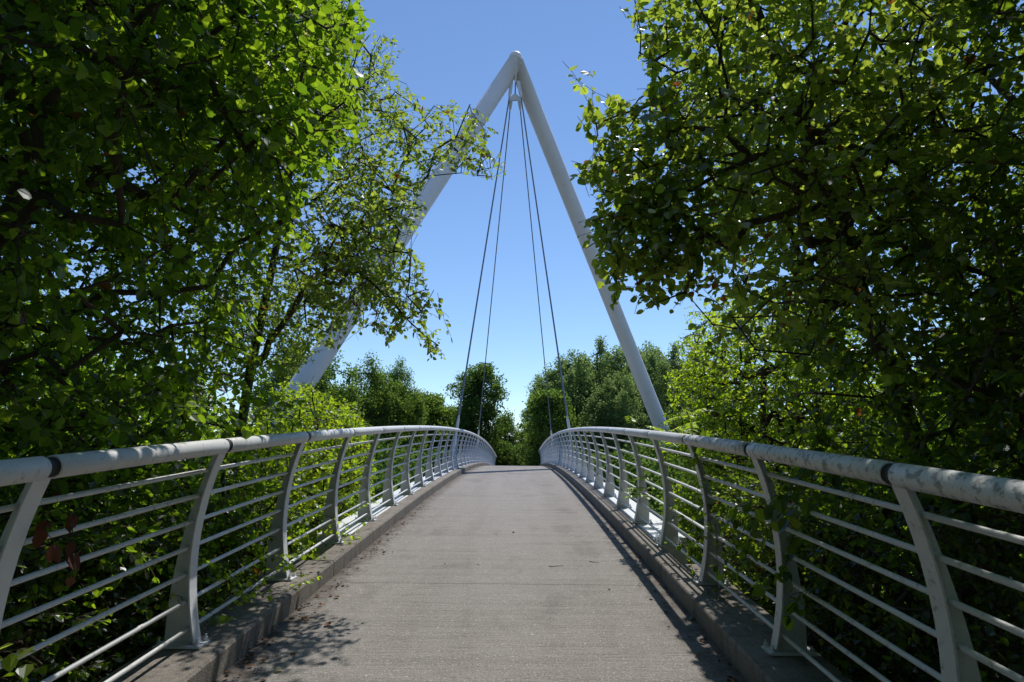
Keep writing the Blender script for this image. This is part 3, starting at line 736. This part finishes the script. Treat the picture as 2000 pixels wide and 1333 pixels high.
# feather-leaved sumac shoots
def sumac(label, fronds, mat=LEAF_C):
    root = empty('sumac', tuple(fronds[0][0])); tag(root, label, 'shrub')
    b = MB(); LP, LD, LN, ll = [], [], [], []
    for a, e in fronds:
        a = np.array(a, float); e = np.array(e, float); L = np.linalg.norm(e-a)
        t = np.linspace(0, 1, 10)[:, None]; C = a+(e-a)*t+np.array([0, 0, -.25*L])*(t**2-t)
        b = MB(); b.tube(C, np.linspace(.004, .0015, 10), 5); _ch(b, 'stem', TWIG, root)
        for q in range(8):
            f = .3+.7*(q+.5)/8; p = a+(e-a)*f+np.array([0, 0, -.25*L])*(f*f-f); dd = nrm(e-a)
            for sgn in (-1, 1):
                side = nrm(np.cross(dd, [0, 0, 1.]))*sgn; ax = nrm(side+dd*.35+[0, 0, -.35]+rng.normal(size=3)*.08)
                LP.append(p); LD.append(ax); LN.append(nrm(np.array([0, 0, 1.])+rng.normal(size=3)*.15)); ll.append(L*.27*(1.1-.5*abs(f-.55)))
        LP.append(e); LD.append(nrm(e-a)+[0, 0, -.3]); LN.append(np.array([0, 0, 1.])); ll.append(L*.22)
    V, F, k = leaves(np.array(LP), np.array(LD), np.array(LN), np.array(ll), LANCE, 1.1, .2, .3)
    b = MB(); b.add(V, F, np.repeat(np.clip(rng.random(len(LP))*.96, .001, 1), k)); _ch(b, 'leaves', mat, root)
fr = []
for q in range(16):
    a = np.array([2.35, 8.6, 1.9])+rng.normal(size=3)*[.25, .7, .14]; an = rng.random()*6.28
    fr.append((a, a+np.array([math.cos(an)*.3, math.sin(an)*.3, .14])))
sumac('feathery compound-leaved shoots rising over the right handrail in front of the pylon leg', fr)
fr = []
for q in range(8):
    a = np.array([1.78, 7.5, 1.30])+rng.normal(size=3)*[.04, .12, .08]; an = math.pi*(.8+.7*rng.random())
    fr.append((a, a+np.array([math.cos(an)*.27, math.sin(an)*.2, -.02+.08*rng.random()])))
sumac('feathery compound-leaved sprig poking through the right railing', fr)
shoot('leafy vine climbing the post nearest the bright right bush', [wig((1.95, 4.2, .9), (1.7, 5.0, 1.45), 6, .08), wig((1.9, 5.2, .5), (1.7, 5.5, 1.5), 6, .07), wig((1.9, 5.6, .4), (1.75, 6.3, 1.2), 6, .07), wig((1.95, 4.6, .7), (1.66, 4.5, 1.25), 6, .08), wig((2.0, 5.0, .9), (1.75, 5.3, .6), 5, .08), wig((2.0, 4.9, 1.2), (1.7, 4.7, .8), 6, .08), wig((2.0, 5.6, 1.3), (1.68, 5.5, .9), 6, .08), wig((1.95, 6.0, .9), (1.7, 6.5, .8), 6, .07), wig((1.9, 5.0, .5), (1.6, 5.2, .45), 5, .05)], LEAF_D, .06, SIMPLE)
shoot('broad-leaved vine hanging over the stained right handrail', [wig((2.2, 3.8, 2.0), (1.72, 4.0, 1.35), 6, .05), wig((2.2, 4.1, 2.0), (1.68, 3.8, 1.2), 6, .06), wig((2.0, 4.2, 1.5), (1.66, 4.1, 1.0), 6, .05), wig((2.1, 5.3, 2.1), (1.72, 5.5, 1.6), 5, .05), wig((2.0, 4.0, 1.2), (1.68, 3.9, .9), 5, .05), wig((2.1, 3.7, 1.6), (1.7, 3.5, 1.3), 6, .06), wig((2.1, 4.4, 1.7), (1.7, 4.5, 1.2), 6, .07), wig((2.0, 3.8, 1.1), (1.7, 3.6, .8), 6, .06)], LEAF_D, .085, OVATE, step=.05)

# ------------------------------------------------------------------ far trees
def clump_tree(name, cat, label, base, h, rx, ry, mat, ncl, per, leaf, kind='round', group=None, csz=.55):
    """free-standing distant tree: trunk with limbs and a crown of leaf clumps"""
    root = empty(name, tuple(base)); tag(root, label, cat, group)
    # clump centres in local space
    q = rng.random(ncl); zt = .18+.8*q
    if kind == 'round': rad = np.sqrt(np.maximum(0, 1-((zt-.55)/.47)**2))
    elif kind == 'tall': rad = np.where(zt < .35, .75+.7*(zt-.18), np.maximum(.05, 1-((zt-.35)/.66)**1.6))
    else: rad = np.maximum(.1, 1-((zt-.45)/.58)**2)
    an = rng.random(ncl)*2*np.pi; lump = 1+.22*np.sin(an*3+zt*9+rng.random()*6)+.15*np.sin(an*5-zt*17)
    rr = np.sqrt(rng.random(ncl)*.75+.25)*rad*lump*(.8+.45*rng.random(ncl)**3)
    C = np.stack([np.cos(an)*rr*rx, np.sin(an)*rr*ry, zt*h], 1)
    if kind == 'tall':
        K = 15; sa = np.arange(K)*2.4+rng.random(); sr = np.sqrt((np.arange(K)+.3)/K)*.95
        sh = (1.0-.30*sr**2)*(.86+.14*rng.random(K)); sh[0] = .98
        q = rng.integers(0, K, ncl); zt = .12+.88*rng.random(ncl)**.85
        w_ = np.where(zt < .72, .42, .42*np.maximum(0, (1-zt)/.28)**.6)*(.3+.7*rng.random(ncl))
        C = np.stack([(np.cos(sa[q])*sr[q]*np.minimum(1, .5+zt)+np.cos(an)*w_)*rx, (np.sin(sa[q])*sr[q]+np.sin(an)*w_)*ry, zt*sh[q]*h], 1)
    sz = csz*(.6+.8*rng.random(ncl)); vr = np.array([.95, .95, 1.15]) if kind == 'tall' else np.array([1.15, 1.15, .8])
    idx = rng.integers(0, ncl, ncl*per)
    P = C[idx]+nrm(rng.normal(size=(len(idx), 3)))*(rng.random((len(idx), 1))**.5)*sz[idx][:, None]*vr
    D = nrm(rng.normal(size=P.shape)+[0, 0, -.3]); N = nrm(rng.normal(size=P.shape)+[0, 0, .8])
    V, F, k = leaves(P, D, N, leaf*(.6+.8*rng.random(len(P))), DIAM)
    tone = np.clip(np.repeat((rng.random(ncl)*.5)[idx]+rng.random(len(P))*.5, k), .001, 1)
    T = [np.array([0, 0, 0]), np.array([.1, 0, .3*h]), np.array([0, .1, .6*h]), np.array([0, 0, .88*h])]
    pick = rng.choice(ncl, min(ncl, 90), replace=False)
    A, par, ends = skeleton(T, C[pick], 1.2, .1)
    (TV, TF), r = limbs(A, par, ends, .035, h*.018, 6)
    b = MB(); b.add(TV+np.array(base), TF, smooth=True); _ch(b, 'trunk', BARK, root)
    b = MB(); b.add(V+np.array(base), F, tone); _ch(b, 'crown', mat, root)
    return root
def copy_tree(src, loc, sc, rz, label, group=None):
    r = src.copy(); COL.objects.link(r); r.location = loc; r.scale = (sc, sc, sc); r.rotation_euler = (0, 0, rz); r['label'] = label
    if group: r['group'] = group
    for c in list(src.children):
        d = c.copy(); COL.objects.link(d); d.parent = r
    return r
def zg(y): return -5.2 if y < 46 else (-.3 if y > 54 else -5.2+4.9*(y-46)/8)
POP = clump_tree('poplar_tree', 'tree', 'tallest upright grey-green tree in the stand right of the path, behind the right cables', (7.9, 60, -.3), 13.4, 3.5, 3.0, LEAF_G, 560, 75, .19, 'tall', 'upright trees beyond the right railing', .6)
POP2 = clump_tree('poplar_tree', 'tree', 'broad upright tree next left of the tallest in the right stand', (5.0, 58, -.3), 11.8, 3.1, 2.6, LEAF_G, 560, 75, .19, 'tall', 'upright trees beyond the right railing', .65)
grp = 'upright trees beyond the right railing'
for i, (src, x, y, h, lab) in enumerate([
    (POP, 10.6, 62, .98, 'upright grey-green tree seen just left of the right pylon leg'),
    (POP2, 13.3, 61, 1.12, 'upright tree crossed by the right pylon leg near its top'),
    (POP, 16.0, 60, .95, 'upright tree just right of the right pylon leg'),
    (POP2, 3.4, 66, .92, 'lowest upright tree at the left end of the right stand'),
    (POP, 12.0, 56, .83, 'shorter upright tree in front of the right stand beside the pylon leg'),
    (POP2, 8.6, 53, .82, 'short leafy tree in front of the tallest upright tree'),
    (POP, 18.6, 62, .98, 'upright tree at the right end of the far stand, half behind the bright bush')]):
    copy_tree(src, (x, y, -.3 if y > 54 else zg(y)), h, i*1.3, lab, grp)
RND = clump_tree('leafy_tree', 'tree', 'dark bushy tree left of the far end of the path, crossed by the left cables', (-3.4, 57, -.3), 10.2, 2.5, 2.5, LEAF_H, 260, 85, .20, 'round', None, .7)
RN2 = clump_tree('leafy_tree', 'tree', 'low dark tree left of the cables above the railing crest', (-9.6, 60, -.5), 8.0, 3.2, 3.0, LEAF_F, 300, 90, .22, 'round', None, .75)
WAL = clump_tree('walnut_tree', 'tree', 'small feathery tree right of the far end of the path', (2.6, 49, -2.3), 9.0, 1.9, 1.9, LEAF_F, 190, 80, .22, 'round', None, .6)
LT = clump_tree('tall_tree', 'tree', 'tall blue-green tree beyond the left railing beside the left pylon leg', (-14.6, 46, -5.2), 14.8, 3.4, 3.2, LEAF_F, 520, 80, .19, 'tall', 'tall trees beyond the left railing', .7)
for i, (src, x, y, h, lab) in enumerate([
    (LT, -17.6, 48, 1.0, 'tall tree mostly hidden behind the lower end of the left pylon leg'),
    (LT, -11.9, 50, .83, 'rounded tall tree stepping down to the right of the left pylon leg'),
    (LT, -10.4, 53, .72, 'shortest of the tall trees left of the open sky')]):
    copy_tree(src, (x, y, zg(y)), h, 2+i*1.7, lab, 'tall trees beyond the left railing')
for i, (src, x, y, h, lab) in enumerate([
    (RN2, -6.4, 63, .86, 'low tree left of the dark bushy tree by the left cables'),
    (RN2, -13.5, 64, 1.0, 'round tree filling the gap under the tall left trees'),
    (RND, -1.5, 76, .66, 'farthest low tree seen in the gap at the end of the path'),
    (RN2, 1.8, 80, .66, 'small tree straight ahead below the gap of sky'),
    (RN2, -18.5, 60, 1.05, 'round tree behind the tall trees at far left'),
    (RN2, 6.5, 74, .9, 'round tree behind the feathery tree right of the gap')]):
    copy_tree(src, (x, y, -.5), h, i*2.1, lab, 'low trees past the far end of the bridge')
# scrub on the banks under the bridge and past its far end
SH = clump_tree('shrub', 'shrub', 'yellow-green shrub at the left of the far end of the path', (-1.9, 62, -.6), 3.6, 1.6, 1.6, LEAF_H, 90, 80, .16, 'round', 'shrubs at the far end of the path', .5)
for i, (x, y, h, lab) in enumerate([(2.3, 60, 1.0, 'shrub at the right of the far end of the path'), (.3, 70, .9, 'shrub in the middle where the path drops out of sight')]):
    copy_tree(SH, (x, y, -.6), h, i*2.5, lab, 'shrubs at the far end of the path')
banks = [(-5.5, 16, 1.0), (-6.5, 21, 1.05), (-6.0, 27, 1.0), (-6.5, 33, 1.1), (-5.5, 40, 1.1), (-9.5, 24, 1.25), (-10, 36, 1.3),
         (5.5, 15, .95), (6.5, 20, 1.0), (6.2, 27, 1.05), (6.0, 34, 1.1), (5.5, 41, 1.1), (9.5, 22, 1.3), (10, 31, 1.3), (10.5, 42, 1.3)]
BK = None
desc = ['nearest', 'second', 'third', 'fourth', 'farthest', 'outer nearer', 'outer farther']
for i, (x, y, h) in enumerate(banks):
    sd_ = 'left' if x < 0 else 'right'; j = i if x < 0 else i-7
    lab = ['nearest dark bank tree below the %s railing', 'second bank tree along below the %s railing', 'middle bank tree below the %s railing', 'bank tree past the middle below the %s railing',
           'farthest bank tree below the %s railing', 'outer bank tree set back from the near part of the %s railing', 'outer bank tree set back from the middle of the %s railing', 'outer bank tree set back at the far end of the %s railing'][j] % sd_
    if BK is None: BK = clump_tree('bank_tree', 'tree', lab, (x, y, -5.4), 6.4, 2.8, 2.8, LEAF_H, 240, 85, .19, 'round', 'trees on the bank below the bridge', .7)
    else: copy_tree(BK, (x, y, -5.4), h, i*1.9, lab)

# taller trees flanking the near half of the bridge; unseen ones added behind the viewer block skylight
SIDE = clump_tree('bank_tree', 'tree', 'big dark tree far back behind the left edge trees', (-11, 6, -3), 9.6, 3.6, 3.6, LEAF_A, 330, 90, .17, 'round', 'tall trees flanking the near half of the bridge', .75)
for i, (x, y, z, h, lab) in enumerate([
    (-11.5, 12.5, -4.5, 1.0, 'big dark tree back behind the small-leaved tree on the left'),
    (-14, 20, -5.2, 1.0, 'big tree back beyond the left bush, seen through gaps in its leaves'),
    (-16.5, 28, -5.2, 1.05, 'big tree farthest back on the left, outside the pylon leg'),
    (11, 6, -3, 1.0, 'big dark tree far back behind the right edge trees'),
    (11.5, 12.5, -4.5, .98, 'big dark tree back behind the tall bright bush on the right'),
    (13.5, 20, -5.2, .98, 'big tree back on the right, its crown showing between dark trunks'),
    (15.5, 28, -5.2, 1.0, 'big tree farther back on the right, outside the pylon leg'),
    (-6.6, -4.6, -1.6, 1.2, 'tall spreading tree added unseen behind the viewer to block skylight, left side'),
    (6.8, -4.8, -1.6, 1.2, 'tall spreading tree added unseen behind the viewer to block skylight, right side'),
    (.4, -15, -1.6, 1.2, 'tall unseen tree added behind the viewer, closing the path to skylight'),
    (-5.4, -9, -1.6, 1.15, 'next tall tree added unseen behind the viewer to block skylight, left side'),
    (5.6, -9.5, -1.6, 1.15, 'next tall tree added unseen behind the viewer to block skylight, right side')]):
    copy_tree(SIDE, (x, y, z), h, i*1.1+.4, lab)

# ------------------------------------------------------------------ litter on the deck
n = 420
x = np.where(rng.random(n) < .72, -1.6+np.abs(rng.normal(size=n))*.13, np.where(rng.random(n) < .9, 1.6-np.abs(rng.normal(size=n))*.1, rng.random(n)*3-1.5))
y = np.where(x < 1.2, 3.4+rng.random(n)**1.6*8, 3.4+rng.random(n)*6)
P = np.stack([x, y, zd(y)+.006+rng.random(n)*.008], 1); D = nrm(rng.normal(size=(n, 3))*[1, 1, .12]); N = nrm(rng.normal(size=(n, 3))*.35+[0, 0, 1])
V, F, k = leaves(P, D, N, .018+.035*rng.random(n)**2, SIMPLE, .9, .5, -.4)
LITTER = m_leaf('litter_leaf', (.06, .035, .02), (.17, .09, .05), (.10, .05, .03), (.2, .1, .05), spot=2, gloss=.6, trw=.1, gcap=.0)
b = MB(); b.add(V, F, np.repeat(np.clip(rng.random(n), .001, 1), k)); tag(b.build('leaf_litter', LITTER), 'dry brown leaf scraps gathered along the foot of the kerbs', 'litter', kind='stuff')
def ground_leaf(x, y, rz, L, mat, lab):
    D = np.array([[math.cos(rz), math.sin(rz), .05]]); V, F, k = leaves(np.array([[x, y, float(zd(y))+.012]]), D, np.array([[.1, 0, 1.]]), np.array([L]), OVATE, .8, .8, -.5)
    b = MB(); b.add(V, F, np.full(len(V), .9)); tag(b.build('fallen_leaf', mat, None, (x, y, float(zd(y)))), lab, 'leaf')
ground_leaf(-1.32, 4.15, .2, .07, LEAF_Y, 'single pale fallen leaf on the path near the left kerb')
ground_leaf(-1.25, 4.95, 1.2, .075, DEAD, 'curled brown fallen leaf on the path beside the left kerb')
def twig(x, y, rz, L, lab):
    b = MB(); t = np.linspace(-.5, .5, 7); c, s_ = math.cos(rz), math.sin(rz)
    P = np.stack([x+t*L*c, y+t*L*s_+.02*np.sin(t*7), zd(y+t*L*s_)+.006], 1); b.tube(P, np.linspace(.0035, .002, 7), 5)
    tag(b.build('fallen_twig', TWIG, None, (x, y, float(zd(y)))), lab, 'twig')
twig(.62, 6.9, .1, .16, 'short dark twig lying on the right half of the path')
twig(1.05, 7.1, -.7, .12, 'short bent twig lying near the right railing shadow')

# crumpled clear plastic bag by the right railing
t = NT('clear_plastic'); bs = t.n('BsdfPrincipled'); bs.inputs['Base Color'].default_value = (.75, .82, .85, 1); bs.inputs['Roughness'].default_value = .18
bs.inputs['Alpha'].default_value = .55; bs.inputs['Specular IOR Level'].default_value = .9; t.l(bs.outputs[0], t.out.inputs[0])
b = MB(); n1, n2 = 16, 26
a1 = np.linspace(-.5*np.pi, .5*np.pi, n1); a2 = np.linspace(0, 2*np.pi, n2, endpoint=False)
A1, A2 = np.meshgrid(a1, a2, indexing='ij')
rr = 1+.28*np.sin(A2*5+A1*7)*np.cos(A1)+.16*rng.normal(size=A1.shape)*np.cos(A1)
V = np.stack([.12*np.cos(A1)*np.cos(A2)*rr, .17*np.cos(A1)*np.sin(A2)*rr, .045+.045*np.sin(A1)*rr], -1).reshape(-1, 3)
F = [[i*n2+j, i*n2+(j+1) % n2, (i+1)*n2+(j+1) % n2, (i+1)*n2+j] for i in range(n1-1) for j in range(n2)]
bl = (1.96, 7.45, float(zd(7.45))+KH)
b.add(V+bl, F); tag(b.build('plastic_bag', t.m, None, bl), 'crumpled clear plastic bag lying on the kerb behind the right railing post', 'bag')
